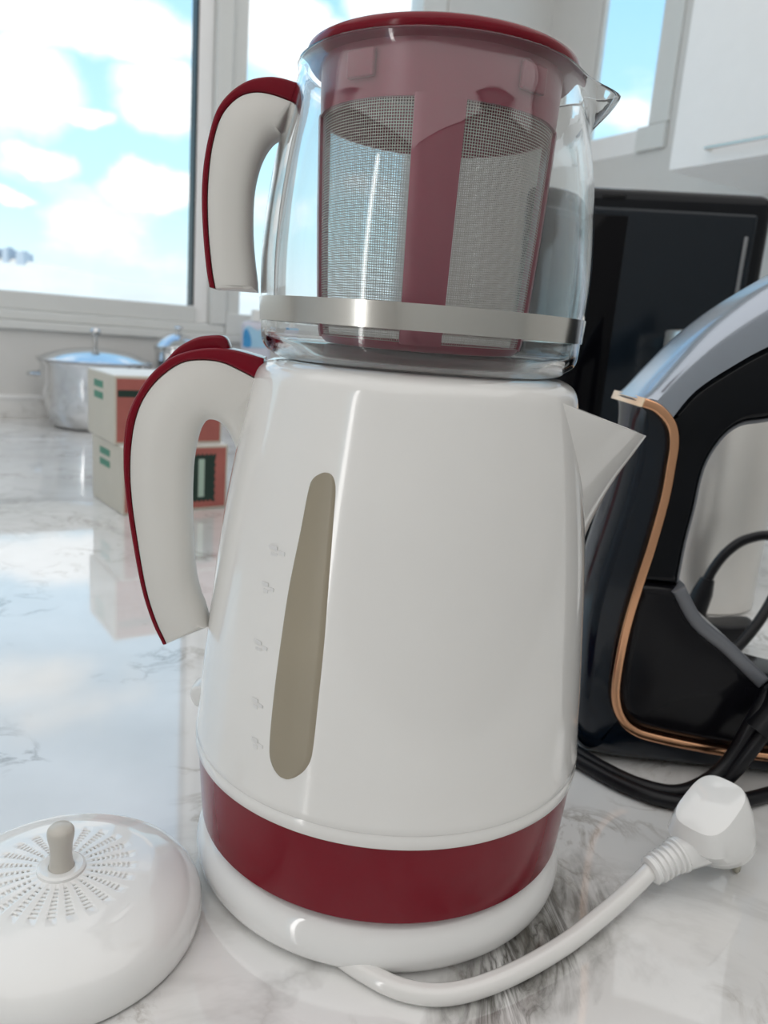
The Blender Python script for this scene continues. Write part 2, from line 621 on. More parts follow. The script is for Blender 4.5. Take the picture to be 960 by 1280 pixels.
# side wall with a narrow glazed door opening
bm = bmesh.new()
room_box(TL - .15, TL, -0.15, 2.04, H_F, H_C, bm)
room_box(TL - .15, TL, 2.30, ND + .15, H_F, H_C, bm)
room_box(TL - .15, TL, 2.04, 2.30, 1.25, H_C, bm)
structure(room_obj('wall_side', bm, WALLD))
structure(room_obj('wall_rear', room_box(TL - .15, TC + .15, ND, ND + .15, H_F, H_C), WALLD))
structure(room_obj('ceiling', room_box(TL - .15, TC + .15, -0.15, ND + .15, H_C, H_C + .1), CEILP))
structure(room_obj('floor', room_box(TL - .15, TC + .15, -0.15, ND + .15, H_F - .1, H_F), FLOORM))
structure(room_obj('trim_1', room_box(TL, TC, 0.0, 0.018, 0.0002, 0.043), MARBLE), 'low marble upstand along the foot of the window wall')
structure(room_obj('trim_2', room_box(TL, TC, 0.0, 0.021, 0.0432, 0.0495), CABP), 'thin white strip on top of the marble upstand')

# window_1: big window, frames at t .43...548 and 1.01..1.085
w = structure(empty('window_1'), 'large white framed window with a view of clouds')


def wpart(name, t0, t1, n0, n1, z0, z1, material=FRAMEP, parent=None, bevel=0.003):
    o = room_obj(name, room_box(t0, t1, n0, n1, z0, z1, bevel=bevel), material, parent)
    return o


wpart('sill', -1.56, 1.09, -0.14, 0.012, 0.1915, 0.2105, parent=w)
wpart('frame_rail', -1.55, 0.507, -0.06, 0.0, 0.211, 0.232, parent=w)
wpart('sash_rail', -1.50, 0.436, -0.075, -0.008, 0.2325, 0.272, parent=w)
wpart('sash_stile', 0.434, 0.470, -0.075, -0.022, 0.2325, 1.52, CABP, parent=w)  # whiter than the other frames, standing in for skylight on this stile
wpart('sash_stile', -1.55, -1.50, -0.075, -0.008, 0.2325, 1.52, parent=w)
wpart('mullion', 0.4705, 0.508, -0.07, 0.004, 0.2325, 1.52, parent=w)
wpart('mullion', 0.5085, 0.548, -0.07, -0.012, 0.2325, 1.52, parent=w)
wpart('frame_rail', 0.5085, 1.085, -0.06, 0.0, 0.211, 0.262, parent=w)
wpart('sash_stile', 1.012, 1.085, -0.07, -0.004, 0.2625, 1.52, parent=w)
wpart('frame_rail', -1.55, 1.085, -0.07, 0.0, 1.525, 1.60, parent=w)
wpart('gasket', 0.4295, 0.4338, -0.06, -0.022, 0.2725, 1.52, BLACK_SATIN, parent=w, bevel=0)
wpart('pane', -1.50, 0.4295, -0.045, -0.040, 0.2725, 1.52, PANE, parent=w, bevel=0)
wpart('pane', 0.548, 1.012, -0.045, -0.040, 0.2625, 1.52, PANE, parent=w, bevel=0)

# window_2: narrow high window on the other wall
w2 = structure(empty('window_2'), 'narrow high window showing blue sky beside the wall cabinet')


def w2part(name, n0, n1, d0, d1, z0, z1, material=FRAMEP, bevel=0.003):
    """n along the wall from the corner, d depth into the room (negative is outwards)"""
    return room_obj(name, room_box(TC - d1, TC - d0, n0, n1, z0, z1, bevel=bevel), material, w2)


w2part('frame_stile', 0.412, 0.474, -0.02, 0.006, 0.792, 1.60)
w2part('frame_rail', 0.196, 0.384, -0.02, -0.002, 0.733, 0.790, CABP)
w2part('frame_block', 0.3845, 0.474, -0.02, 0.012, 0.733, 0.790)
w2part('frame_stile', 0.196, 0.203, -0.02, -0.004, 0.7905, 1.60)
w2part('pane', 0.203, 0.412, -0.015, -0.011, 0.7905, 1.60, PANE, 0)

# door_1: narrow glazed door in the side wall
d1 = structure(empty('door_1'), 'narrow glazed door in the side wall')
for n0, n1, z0, z1 in ((2.042, 2.072, H_F, 1.248), (2.268, 2.298, H_F, 1.248), (2.0725, 2.2675, 1.20, 1.248), (2.0725, 2.2675, H_F, -0.35)):
    room_obj('door_frame', room_box(TL - .10, TL - .04, n0, n1, z0, z1, bevel=0.003), FRAMEP, d1)
room_obj('pane', room_box(TL - .072, TL - .068, 2.0725, 2.2675, -0.3495, 1.1995), PANE, d1)

# added fill light: unseen glowing panel across the ceiling, brightens the room
lamp = empty('ceiling_fill')
room_obj('fill_housing', room_box(-1.88, 1.40, 0.45, 3.28, 1.70, 1.7498), FRAMEP, lamp)
em = bpy.data.materials.new('fill_diffuser')
em.use_nodes = True
et = em.node_tree
et.nodes.clear()
en = N(et, 'ShaderNodeEmission', i_Strength=CEILING_FILL_STRENGTH)
en.inputs['Color'].default_value = (1.0, 0.985, 0.965, 1)
eo = N(et, 'ShaderNodeOutputMaterial')
et.links.new(en.outputs[0], eo.inputs['Surface'])
room_obj('fill_diffuser', room_box(-1.86, 1.38, 0.47, 3.26, 1.690, 1.6995), em, lamp)
tag(lamp, 'unseen flat ceiling panel added as fill light', 'lamp')

# unseen light column added by the side wall for the narrow kettle highlight
fl = empty('highlight_column', ROT @ Vector((-1.43, -2.075, H_F)))
finish('highlight_column_base', lathe_bm([(0.0005, 0), (0.0005, .13), (.012, .128), (.018, .12), (.020, .03), (.020, 0)], 40), STEEL, fl)
finish('highlight_column_post', lathe_bm([(0.0202, 0), (.0202, .022), (.60, .022), (.60, 0)], 28), STEEL, fl)
em2 = em.copy()
em2.name = 'highlight_tube_glow'
em2.node_tree.nodes['Emission'].inputs['Strength'].default_value = 6.5
finish('highlight_tube', lathe_bm([(.6005, 0), (.6005, .034), (1.93, .034), (1.95, .025), (1.95, 0)], 28), em2, fl)
tag(fl, 'unseen upright light column added for the narrow highlight', 'lamp')

# the worktop
counter = room_obj('worktop', room_box(TL + .001, TC - .001, 0.001, 1.99, -0.04, 0.0), MARBLE)
# marble is laid out in the kettle's own coordinates
tag(counter, 'polished white marble worktop with grey and brown veins', 'worktop')

# wall cabinet, front plane .30 m off the wall
cab = empty('wall_cabinet')
room_obj('carcass', room_box(TC - .282, TC - .001, 0.757, 1.75, 0.596, 1.60, bevel=0.002), CABP, cab)
cdoor = room_obj('door', room_box(TC - .300, TC - .2825, 0.758, 1.25, 0.597, 1.60, bevel=0.0015), CABP, cab)
room_obj('door', room_box(TC - .300, TC - .2825, 1.253, 1.75, 0.597, 1.60, bevel=0.0015), CABP, cab)
hb = bmesh.new()
hp = [(TC - .300, 0.85, 0.622), (TC - .316, 0.85, 0.622), (TC - .316, 0.98, 0.622), (TC - .300, 0.98, 0.622)]
tube_bm([(p[0], -p[1], p[2]) for p in hp], 0.0035, 10, hb)
room_obj('handle', hb, STEEL, cdoor)
tag(cab, 'white wall cabinet hanging beside the narrow window', 'cabinet')

# ------------------------------------------------------------------ far outside: pale hill and three far blocks
bm = bmesh.new()
HX, HZ = [], []
prev = None
ridge = spline([(-260, 13), (-190, 16), (-150, 17), (-110, 12.5), (-70, 11), (-30, 9), (30, 8), (120, 10), (260, 11)], 6)
tops, foots, backs = [], [], []
for p in ridge:
    jx = random.uniform(-.5, .5)
    tops.append(bm.verts.new((p[0], 300, p[1] + jx)))
    foots.append(bm.verts.new((p[0], 240, -12)))
    backs.append(bm.verts.new((p[0], 360, -12)))
for k in range(len(tops) - 1):
    bm.faces.new((foots[k], foots[k + 1], tops[k + 1], tops[k]))
    bm.faces.new((tops[k], tops[k + 1], backs[k + 1], backs[k]))
    bm.faces.new((backs[k], backs[k + 1], foots[k + 1], foots[k]))
bm.faces.new((foots[0], tops[0], backs[0]))
bm.faces.new((foots[-1], backs[-1], tops[-1]))
hill = finish('hill', bm, HILLM)
structure(hill, 'pale sunlit hillside far beyond the window')
for k, (x, zz, wd) in enumerate(((-150, 18.6, 2.4), (-146, 19.4, 2.0), (-140.5, 18.4, 2.8))):
    bm = box_bm(x - wd / 2, x + wd / 2, 296, 304, 10, zz)
    box_bm(x - wd / 4, x + wd / 4, 298, 302, zz, zz + .7, bm=bm)
    tag(finish('far_building', bm, FARB, smooth=False), ('leftmost', 'middle', 'rightmost')[k] + ' of three tiny grey blocks on the far hilltop', 'building', 'far blocks on the hilltop')

# ------------------------------------------------------------------ kettle
AZ_C = math.atan2(-0.34, -0.00925)       # towards the camera
kettle = tag(empty('kettle', (0, 0, 0.0225)), 'white electric kettle with burgundy band, burgundy-edged handle and water level window', 'kettle')
BODY = [(.0600, .0800), (.0600, .0880), (.0607, .0887), (.0655, .0888), (.0662, .08835), (.0668, .0888), (.077, .0878), (.1, .0860), (.124, .0838), (.15, .0813), (.17, .0787), (.19, .0756), (.2035, .0731), (.2200, .0698), (.2268, .0680), (.2300, .0652), (.2318, .0612), (.2322, .055), (.2322, 0)]
prof = BODY[:6] + smooth_profile(BODY[5:-2], 3)[1:] + BODY[-2:]
body = finish('body', lathe_bm(prof, 160), WHITE, kettle, angle=50)
child(body, kettle)


def body_r(z):
    for (z0, r_0), (z1, r_1) in zip(prof, prof[1:]):
        if z0 <= z <= z1 and z1 > z0:
            return r_0 + (r_1 - r_0) * (z - z0) / (z1 - z0)
    return 0.08


band = finish('burgundy_band', lathe_bm([(.0605, .078), (.0605, .0877), (.045, .0866), (.030, .0855), (.0258, .0850), (.0245, .0838), (.0240, .080), (.0240, .0)], 160), RED, kettle)
child(band, kettle)

# level window on the body
WIN = [(-115.56, .1957), (-118.58, .1932), (-119.78, .1886), (-120.50, .1731), (-121.88, .1519), (-122.54, .1318), (-122.88, .1129), (-122.64, .0922), (-121.51, .0847), (-118.44, .0808), (-114.82, .0805), (-111.23, .0841), (-108.95, .0892), (-108.29, .0957), (-108.14, .1128), (-108.16, .1368), (-108.83, .1602), (-109.68, .1799), (-110.33, .1905), (-111.66, .1945), (-113.53, .1958)]
WS = [(p[0], p[1]) for p in spline(WIN + WIN[:1], 6)]
ZHI = max(p[1] for p in WS)
ZLO = min(p[1] for p in WS)
iH = max(range(len(WS)), key=lambda k: WS[k][1])
iL = min(range(len(WS)), key=lambda k: WS[k][1])
LOOP = WS[:-1]
iH %= len(LOOP)
left = [LOOP[(iH + k) % len(LOOP)] for k in range((iL - iH) % len(LOOP) + 1)]
right = [LOOP[(iL + k) % len(LOOP)] for k in range((iH - iL) % len(LOOP) + 1)]


def at_z(side, z):
    pts = sorted(side, key=lambda p: p[1])
    for (a0, z0), (a1, z1) in zip(pts, pts[1:]):
        if z0 <= z <= z1:
            return a0 + (a1 - a0) * ((z - z0) / (z1 - z0) if z1 > z0 else 0)
    return pts[-1][0] if z > pts[-1][1] else pts[0][0]


ROWS, COLS = 48, 10
bm = bmesh.new()
grid = []
for i in range(ROWS + 1):
    t = i / ROWS
    t = 0.5 - 0.5 * math.cos(math.pi * t)
    z = ZLO + 1e-6 + (ZHI - ZLO - 2e-6) * t
    aL, aR = at_z(left, z), at_z(right, z)
    row = []
    for j in range(COLS + 1):
        a = R(aL + (aR - aL) * j / COLS)
        edge = min(j, COLS - j, i, ROWS - i)
        rr = body_r(z) + (0.00035 if edge else -0.0006)
        row.append(bm.verts.new((rr * math.cos(a), rr * math.sin(a), z)))
    grid.append(row)
for i in range(ROWS):
    for j in range(COLS):
        bm.faces.new((grid[i][j], grid[i][j + 1], grid[i + 1][j + 1], grid[i + 1][j]))
o = finish('level_window', bm, SMOKED, kettle, angle=60)
o['label'] = 'long tapered brown smoked water level window'
child(o, kettle)
# faint raised level marks beside it
for az, z, wdt in ((-126.8, .1639, 6.0), (-128.25, .1496, 4.6), (-128.3, .1268, 5.0), (-127.1, .1043, 4.0), (-125.7, .0888, 4.0)):
    for dz, w0, w1 in ((0.0013, 0.0, 0.55), (-0.0013, 0.15, 0.55), (0, 0.66, 1.0)):
        bm = bmesh.new()
        vs = []
        for dd in (0.0001, 0.00028):
            for (ww, zz) in ((w0, -0.0007), (w1, -0.0007), (w1, 0.0007), (w0, 0.0007)):
                a = R(az - wdt / 2 + wdt * ww)
                rr = body_r(z) + dd
                vs.append(bm.verts.new((rr * math.cos(a), rr * math.sin(a), z + dz + zz)))
        for f in ((0, 3, 2, 1), (4, 5, 6, 7), (0, 1, 5, 4), (1, 2, 6, 5), (2, 3, 7, 6), (3, 0, 4, 7)):
            bm.faces.new([vs[k] for k in f])
        finish('level_mark', bm, MARK, body, smooth=False)

# spout
KEEL = [(.0800, .1560), (.0824, .1663), (.0864, .1788), (.0918, .1913), (.0974, .2014), (.1023, .2106)]
keel = spline(KEEL, 6)
bm = bmesh.new()
rows = []
M_ = 14
for i, kp in enumerate(keel):
    v = i / (len(keel) - 1)
    zb = .156 + v * (.2262 - .156)
    phi = R(3 + 37 * v ** 0.9)
    row = []
    for j in range(-M_, M_ + 1):
        q = abs(j) / M_
        sgn = 1 if j >= 0 else -1
        rb = body_r(zb) - 0.0012
        bx, by = rb * math.cos(phi), rb * math.sin(phi) * sgn
        qq = q
        nose = 0.10 * (1 - q) ** 2
        x = kp[0] + (bx - kp[0]) * (qq ** 1.25)
        y = by * (qq ** 0.92)
        z = kp[1] + (zb - kp[1]) * (qq ** 1.1) - 0.0010 * math.sin(math.pi * q) * v ** 4
        row.append(bm.verts.new((x, y, z)))
    rows.append(row)
for a, b in zip(rows, rows[1:]):
    for k in range(len(a) - 1):
        bm.faces.new((a[k], a[k + 1], b[k + 1], b[k]))
# inner trough just below the rim
top = rows[-1]
inner = []
for vtx in top:
    c = vtx.co.copy()
    d = Vector((0.070, 0, 0.219)) - c
    inner.append(bm.verts.new((c + d * 0.07 + Vector((0, 0, 0.0002)))))
low = []
for vtx in top:
    c = vtx.co.copy()
    d = Vector((0.064, 0, 0.205)) - c
    low.append(bm.verts.new(c + d * 0.22 + Vector((0, 0, -0.002))))
for ring0, ring1 in ((top, inner), (inner, low)):
    for k in range(len(ring0) - 1):
        bm.faces.new((ring0[k], ring0[k + 1], ring1[k + 1], ring1[k]))
for k in range(M_):
    if k == M_ - 1:
        bm.faces.new((low[k], low[k + 1], low[2 * M_ - k]))
    else:
        bm.faces.new((low[k], low[k + 1], low[2 * M_ - k - 1], low[2 * M_ - k]))
child(finish('spout', bm, WHITE, kettle, angle=40), kettle)

# handle
HROT = Matrix.Rotation(R(6), 4, 'Z')
K_OUT = [(-0.0646, 0.2317), (-0.0744, 0.2338), (-0.0824, 0.2345), (-0.0916, 0.2333), (-0.1009, 0.2297), (-0.1088, 0.2231), (-0.1146, 0.2146), (-0.1186, 0.2055), (-0.1203, 0.1957), (-0.1206, 0.1853), (-0.1200, 0.1748), (-0.1178, 0.1576), (-0.1132, 0.1316), (-0.1083, 0.1151), (-0.1034, 0.1044)]
K_MID = [(-0.0642, 0.2219), (-0.0741, 0.2263), (-0.0816, 0.2290), (-0.0903, 0.2293), (-0.0982, 0.2273), (-0.1067, 0.2205), (-0.1127, 0.2120), (-0.1160, 0.2029), (-0.1176, 0.1925), (-0.1180, 0.1819), (-0.1175, 0.1715), (-0.1158, 0.1577), (-0.1115, 0.1317), (-0.1069, 0.1159), (-0.1020, 0.1048)]
K_IN = [(-0.0845, 0.1119), (-0.0871, 0.1205), (-0.0893, 0.1263), (-0.0920, 0.1390), (-0.0933, 0.1579), (-0.0937, 0.1687), (-0.0937, 0.1764), (-0.0934, 0.1850), (-0.0922, 0.1935), (-0.0903, 0.2005), (-0.0871, 0.2042), (-0.0822, 0.2035), (-0.0781, 0.1991), (-0.0753, 0.1932), (-0.0727, 0.1855)]


def outline(*runs):
    pts = []
    for r_ in runs:
        for p in r_:
            p = (p[0], p[1])
            if not pts or (Vector(pts[-1]) - Vector(p)).length > 1e-5:
                pts.append(p)
    if (Vector(pts[0]) - Vector(pts[-1])).length < 1e-5:
        pts.pop()
    return pts


child(finish('handle_grip', turned(prism_bm(outline(spline(K_MID, 4), spline(K_IN, 4), [(-0.0690, 0.1850)]), -0.0104, 0.0104, 0.0075, 7, keep=spline(K_MID, 4)), HROT), CREAM, kettle, angle=60), kettle)
child(finish('handle_strip', turned(prism_bm(outline(spline(K_OUT, 4), spline(K_MID, 4)[::-1]), -0.0107, 0.0107, 0.0010, 3), HROT), RED, kettle, angle=50), kettle)
THUMB = [(-0.1059, 0.2268), (-0.1004, 0.2332), (-0.0936, 0.2375), (-0.0882, 0.2390), (-0.0820, 0.2392), (-0.0796, 0.2357), (-0.0788, 0.2324)]
child(finish('thumb_rest', turned(prism_bm(outline(spline(THUMB, 4), [(-0.0830, 0.2335), (-0.0920, 0.2322), (-0.1017, 0.2285)]), -0.0035, 0.0095, 0.0014, 3), HROT), RED, kettle, angle=50), kettle)
# switch lever low on the handle side
sw = prism_bm(outline(spline([(-0.085, 0.0775), (-0.0905, 0.0780), (-0.0932, 0.0760), (-0.0930, 0.0720), (-0.0905, 0.0680), (-0.085, 0.0670)], 4)), -0.006, 0.006, 0.0015, 3)
child(finish('power_switch', sw, WHITE_COOL, kettle, angle=50), kettle)

# ------------------------------------------------------------------ power base with cord and plug
pbase = tag(empty('power_base'), 'round white kettle power base with white cord and round-pin plug', 'power base')
BASE = [(0.0006, 0.0), (0.0006, .0800), (.0018, .0832), (.0048, .0861), (.0090, .0872), (.0135, .0866), (.0175, .0850), (.0205, .0826), (.0218, .0800), (.0222, .0760), (.0222, 0)]
prb = BASE[:2] + smooth_profile(BASE[1:-1], 4)[1:] + BASE[-1:]
child(finish('base_plate', lathe_bm(prb, 140), WHITE_COOL, pbase, angle=60), pbase)
cord = spline([(-0.020, -0.074, .0046), (-0.004, -0.0855, .0044), (0.012, -0.0932, .0042), (0.030, -0.0935, .0042), (0.052, -0.0838, .0043), (0.078, -0.0660, .0050), (0.102, -0.0460, .0075), (0.120, -0.0300, .0108), (0.1310, -0.0200, .0142)], 10)
child(finish('cord', tube_bm(cord, 0.0040, 16), WHITE, pbase), pbase)
# plug, standing on its pins and the cord
hdir = Vector((0.726, 0.688, 0))
rise = R(21)
pu = hdir * math.cos(rise) + Vector((0, 0, math.sin(rise)))
pw = hdir * math.sin(rise) - Vector((0, 0, math.cos(rise)))
pv = pu.cross(pw).normalized()
tipmid = Vector((0.1715, 0.0045, 0.0004))
FL = tipmid - pw * 0.0165


def plug_pt(a, b, c):
    return FL + pu * a + pv * b - pw * c


bm = bmesh.new()
levels = [(0.0, 0.0168, 0.0168), (0.0012, 0.0178, 0.0178), (0.0065, 0.0184, 0.0182), (0.0080, 0.0190, 0.0182), (0.018, 0.0198, 0.0162), (0.0275, 0.0188, 0.0132), (0.0300, 0.0178, 0.0120), (0.0308, 0.0160, 0.0104)]
rings = []
SEG = 32
for c, ra, rb in levels:
    ring = []
    sq = 0.75 if c > 0.01 else 1.0
    for k in range(SEG):
        th = 2 * math.pi * k / SEG
        ca, sa = math.cos(th), math.sin(th)
        ex = 0.62 if c > 0.01 else 1.0
        a = math.copysign(abs(ca) ** ex, ca) * ra
        b = math.copysign(abs(sa) ** ex, sa) * rb
        ring.append(bm.verts.new(plug_pt(a - 0.0065 * min(1, c / .018), b, c)))
    rings.append(ring)
for a, b in zip(rings, rings[1:]):
    for k in range(SEG):
        bm.faces.new((a[k], a[(k + 1) % SEG], b[(k + 1) % SEG], b[k]))
bm.faces.new(rings[0])
bm.faces.new(rings[-1])
plug = child(finish('plug_body', bm, WHITE_COOL, pbase, angle=30), pbase)
# strain relief with ridges
bstart = plug_pt(-0.016, 0, 0.0135)
bend = Vector((0.1262, -0.0245, 0.0125))
axis = bend - bstart
pth, rads = [], []
steps = 60
for i in range(steps + 1):
    t = i / steps
    pth.append(bstart + axis * t)
    rad = 0.0105 + (0.0066 - 0.0105) * min(1, t * 1.6)
    if 0.42 < t < 0.90:
        rad += 0.0006 * math.copysign(1, math.sin((t - 0.42) / 0.48 * 2 * math.pi * 5))
    if t > 0.97:
        rad -= 0.0016 * (t - 0.97) / 0.03
    rads.append(rad)
finish('strain_relief', tube_bm(pth, rads, 20), WHITE_COOL, plug, angle=25)
for sgn in (-1, 1):
    p0 = FL + pv * 0.0095 * sgn
    p1 = p0 + pw * 0.0135
    p2 = p0 + pw * 0.0164
    finish('plug_pin', tube_bm([p0 - pw * 0.002, p1, (p1 + p2) / 2, p2], [0.0023, 0.0023, 0.0021, 0.0012], 14), PINMETAL, plug)

# ------------------------------------------------------------------ glass teapot on the kettle
teapot = tag(empty('glass_teapot', (0, 0, .2324)), 'clear glass teapot with steel band standing on the white kettle', 'teapot')
OUT = [(.2325, .0), (.2325, .0560), (.2332, .0595), (.2350, .0630), (.2378, .0657), (.2415, .0667), (.25, .0670), (.2578, .0675), (.272, .0678), (.288, .0668), (.2996, .0654), (.311, .0636), (.322, .0610), (.3306, .0590), (.3384, .0567), (.3420, .0563), (.3445, .0568)]
po = OUT[:1] + smooth_profile(OUT[1:], 3)
INN = [(.3449, .0560), (.3445, .0550), (.3420, .0543), (.3384, .0546), (.3306, .0568), (.322, .0588), (.311, .0614), (.2996, .0632), (.288, .0646), (.272, .0656), (.2578, .0653), (.25, .0648), (.2428, .0646), (.2396, .0637), (.2370, .0611), (.2353, .0578), (.2347, .0545), (.2347, .048)]
pi_ = smooth_profile(INN, 3) + [(.2347, 0)]
bm = lathe_bm(po + pi_, 144)
for vtx in bm.verts:
    x, y, z = vtx.co
    r_ = math.hypot(x, y)
    if z > 0.322 and r_ > 0.03:
        a = math.atan2(y, x)
        g = math.exp(-(a / 0.22) ** 2)
        k = min(1, max(0, (z - 0.325) / 0.0195))
        k = k * k * (3 - 2 * k)
        s = 1 + g * k * (0.0148 / r_)
        vtx.co.x *= s
        vtx.co.y *= s
        vtx.co.z -= g * k * 0.0012
child(finish('glass_body', bm, GLASS, teapot, angle=180), teapot)
child(finish('steel_band', lathe_bm([(.2471, .06685), (.2471, .06745), (.2562, .06795), (.2562, .06735)], 140, closed=True), STEEL, teapot, angle=50), teapot)
T_OUT = [(-0.0559, 0.3359), (-0.0622, 0.3370), (-0.0679, 0.3369), (-0.0750, 0.3348), (-0.0817, 0.3299), (-0.0865, 0.3231), (-0.0894, 0.3129), (-0.0910, 0.3020), (-0.0913, 0.2910), (-0.0905, 0.2785), (-0.0890, 0.2659), (-0.0875, 0.2580)]
T_MID = [(-0.0577, 0.3292), (-0.0648, 0.3309), (-0.0712, 0.3313), (-0.0769, 0.3297), (-0.0816, 0.3259), (-0.0851, 0.3206), (-0.0873, 0.3131), (-0.0886, 0.3049), (-0.0892, 0.2926), (-0.0885, 0.2787), (-0.0867, 0.2645), (-0.0852, 0.2576)]
T_IN = [(-0.0686, 0.2577), (-0.0691, 0.2624), (-0.0708, 0.2732), (-0.0717, 0.2837), (-0.0717, 0.2956), (-0.0702, 0.3045), (-0.0679, 0.3108), (-0.0648, 0.3153), (-0.0615, 0.3175)]
child(finish('handle_grip', turned(prism_bm(outline(spline(T_MID, 4), spline(T_IN, 4)), -0.0088, 0.0088, 0.0062, 7, keep=spline(T_MID, 4)), HROT), CREAM, teapot, angle=60), teapot)
child(finish('handle_strip', turned(prism_bm(outline(spline(T_OUT, 4), spline(T_MID, 4)[::-1]), -0.0091, 0.0091, 0.0009, 3), HROT), RED, teapot, angle=50), teapot)

# infuser basket
inf = tag(empty('tea_infuser', (0, 0, .2375)), 'burgundy tea infuser basket with wire gauze windows inside the glass teapot', 'infuser')


def inf_r(z):
    pts = [(.2356, .0402), (.2440, .0420), (.26, .0435), (.29, .0452), (.325, .0466), (.345, .0475)]
    for (z0, r_0), (z1, r_1) in zip(pts, pts[1:]):
        if z <= z1:
            return r_0 + (r_1 - r_0) * (z - z0) / (z1 - z0)
    return pts[-1][1]


WT, WB = .3258, .2425
ring = [(WT, inf_r(WT) - .0016), (WT, inf_r(WT) + .0002), (.335, inf_r(.335) + .0003), (.3440, .0476), (.3446, .0500), (.3452, .0530), (.3452, .0440), (.335, inf_r(.335) - .0016)]
uring = child(finish('upper_ring', lathe_bm(ring, 120, closed=True), RED_INFUSER, inf, angle=40), inf)
cup = [(WB, inf_r(WB) - .0015), (WB, inf_r(WB) + .0002), (.2390, .0408), (.2366, .0396), (.2356, .0372), (.2356, 0), (.2370, 0), (.2371, .0360), (.2388, .0390)]
bm = lathe_bm(cup[:6], 120)
lathe_bm([cup[6], cup[7], cup[8], cup[0]], 120, bm=bm)
bmesh.ops.remove_doubles(bm, verts=bm.verts, dist=1e-6)
child(finish('bottom_cup', bm, RED_INFUSER, inf, angle=40), inf)
RIBS = [AZ_C + R(0.5) + k * math.pi / 2 for k in range(4)]
for a0 in RIBS:
    bm = bmesh.new()
    secs = []
    for i in range(25):
        z = WB - .001 + (WT - WB + .002) * i / 24
        hw = 0.0078 + 0.0012 * (i / 24)
        r1, r2 = inf_r(z) + .0004, inf_r(z) - .0016
        sec = []
        for rr, us in ((r1, (-1, -.8, -.4, 0, .4, .8, 1)), (r2, (1, .8, .4, 0, -.4, -.8, -1))):
            for uu in us:
                ang = a0 + uu * hw / inf_r(z)
                lift = 0.0009 * (1 - uu * uu) if rr == r1 else 0
                sec.append(bm.verts.new(((rr + lift) * math.cos(ang), (rr + lift) * math.sin(ang), z)))
        secs.append(sec)
    for s0, s1 in zip(secs, secs[1:]):
        for k in range(len(s0)):
            bm.faces.new((s0[k], s0[(k + 1) % len(s0)], s1[(k + 1) % len(s0)], s1[k]))
    bm.faces.new(secs[0])
    bm.faces.new(secs[-1])
    child(finish('rib', bm, RED_INFUSER, inf, angle=40), inf)
PITCH_W = 0.00098
for k in range(4):
    aS, aE = RIBS[k] + 0.16, RIBS[k] + math.pi / 2 - 0.16
    bm = bmesh.new()
    uvl = bm.loops.layers.uv.new('UVMap')
    NA, NZ = 28, 16
    g = []
    for i in range(NZ + 1):
        z = WB - .0005 + (WT - WB + .001) * i / NZ
        rr = inf_r(z) - .0007
        g.append([(bm.verts.new((rr * math.cos(aS + (aE - aS) * j / NA), rr * math.sin(aS + (aE - aS) * j / NA), z)), (aE - aS) * j / NA * 0.0445 / PITCH_W, (z - WB) / PITCH_W) for j in range(NA + 1)])
    for i in range(NZ):
        for j in range(NA):
            q = (g[i][j], g[i][j + 1], g[i + 1][j + 1], g[i + 1][j])
            f = bm.faces.new([p[0] for p in q])
            for lp, p in zip(f.loops, q):
                lp[uvl].uv = (p[1], p[2])
    o = finish('gauze_window', bm, GAUZE, inf, angle=180)
    o['label'] = 'fine grey wire gauze window'
    child(o, inf)
for az in (AZ_C - 0.62, AZ_C + 0.72):
    t_ = box_bm(-0.006, 0.006, -0.0012, 0.0012, -0.0045, 0.0045, bevel=0.0008)
    turned(t_, Matrix.Translation(((inf_r(.337) + .0012) * math.cos(az), (inf_r(.337) + .0012) * math.sin(az), .3365)) @ Matrix.Rotation(az + math.pi / 2, 4, 'Z'))
    finish('locking_tab', t_, RED_INFUSER, uring)

# teapot lid
LID = [(.3455, 0), (.3455, .0520), (.3458, .0534), (.3466, .0538), (.3484, .0537), (.3497, .0532), (.3504, .0520), (.3512, .0470), (.3524, .030), (.3528, 0)]
lid = finish('teapot_lid', lathe_bm(LID, 128), RED, None, angle=50)
tag(lid, 'flat burgundy lid on top of the glass teapot', 'lid')

# ------------------------------------------------------------------ perforated white lid on the worktop
LC = Vector((-0.1270, -0.0705, 0))
klid = tag(empty('perforated_lid', LC), 'white domed perforated lid with grey knob lying on the worktop', 'lid')
LID_R = 0.0555
DOME = [(.0040, .0520), (.0008, .0535), (.0030, .0548), (.0075, .0555), (.0120, .0545), (.0165, .0515), (.0200, .0468), (.0232, .0390), (.0243, .0355), (.0248, .0330)]
dp = smooth_profile(DOME, 5)


def dome_z(r_):
    return .0248 + (.0276 - .0248) * (1 - (r_ / .033) ** 2)


NROW = 24
half = 0.055
slot_r = [0.0118 + 0.00195 * k for k in range(8)]
# one polar grid from the centre to the rim; the slot cells are left open
angs = []
for k in range(NROW):
    a = 2 * math.pi * k / NROW
    gap = 2 * math.pi / NROW - 2 * half
    angs += [a - half, a + half] + [a + half + gap * q / 4 for q in (1, 2, 3)]
radii = [0.0085]
for rs in slot_r:
    radii += [rs, rs + 0.00100]
prf = [(dome_z(rr), rr, k % 2 == 1 and k < len(radii) - 1) for k, rr in enumerate(radii)] + [(dome_z(.0300), .0300, False)] + [(z, rr, False) for z, rr in dp[::-1]]
bm = bmesh.new()
cen = bm.verts.new((0, 0, .0277))
prev = None
prev_open = False
for z, rr, opn in prf:
    cur = [bm.verts.new((rr * math.cos(a), rr * math.sin(a), z)) for a in angs]
    for j in range(len(angs)):
        j2 = (j + 1) % len(angs)
        if prev is None:
            bm.faces.new((cen, cur[j], cur[j2]))
        elif not (prev_open and j % 5 == 0):
            bm.faces.new((prev[j], prev[j2], cur[j2], cur[j]))
    prev, prev_open = cur, opn
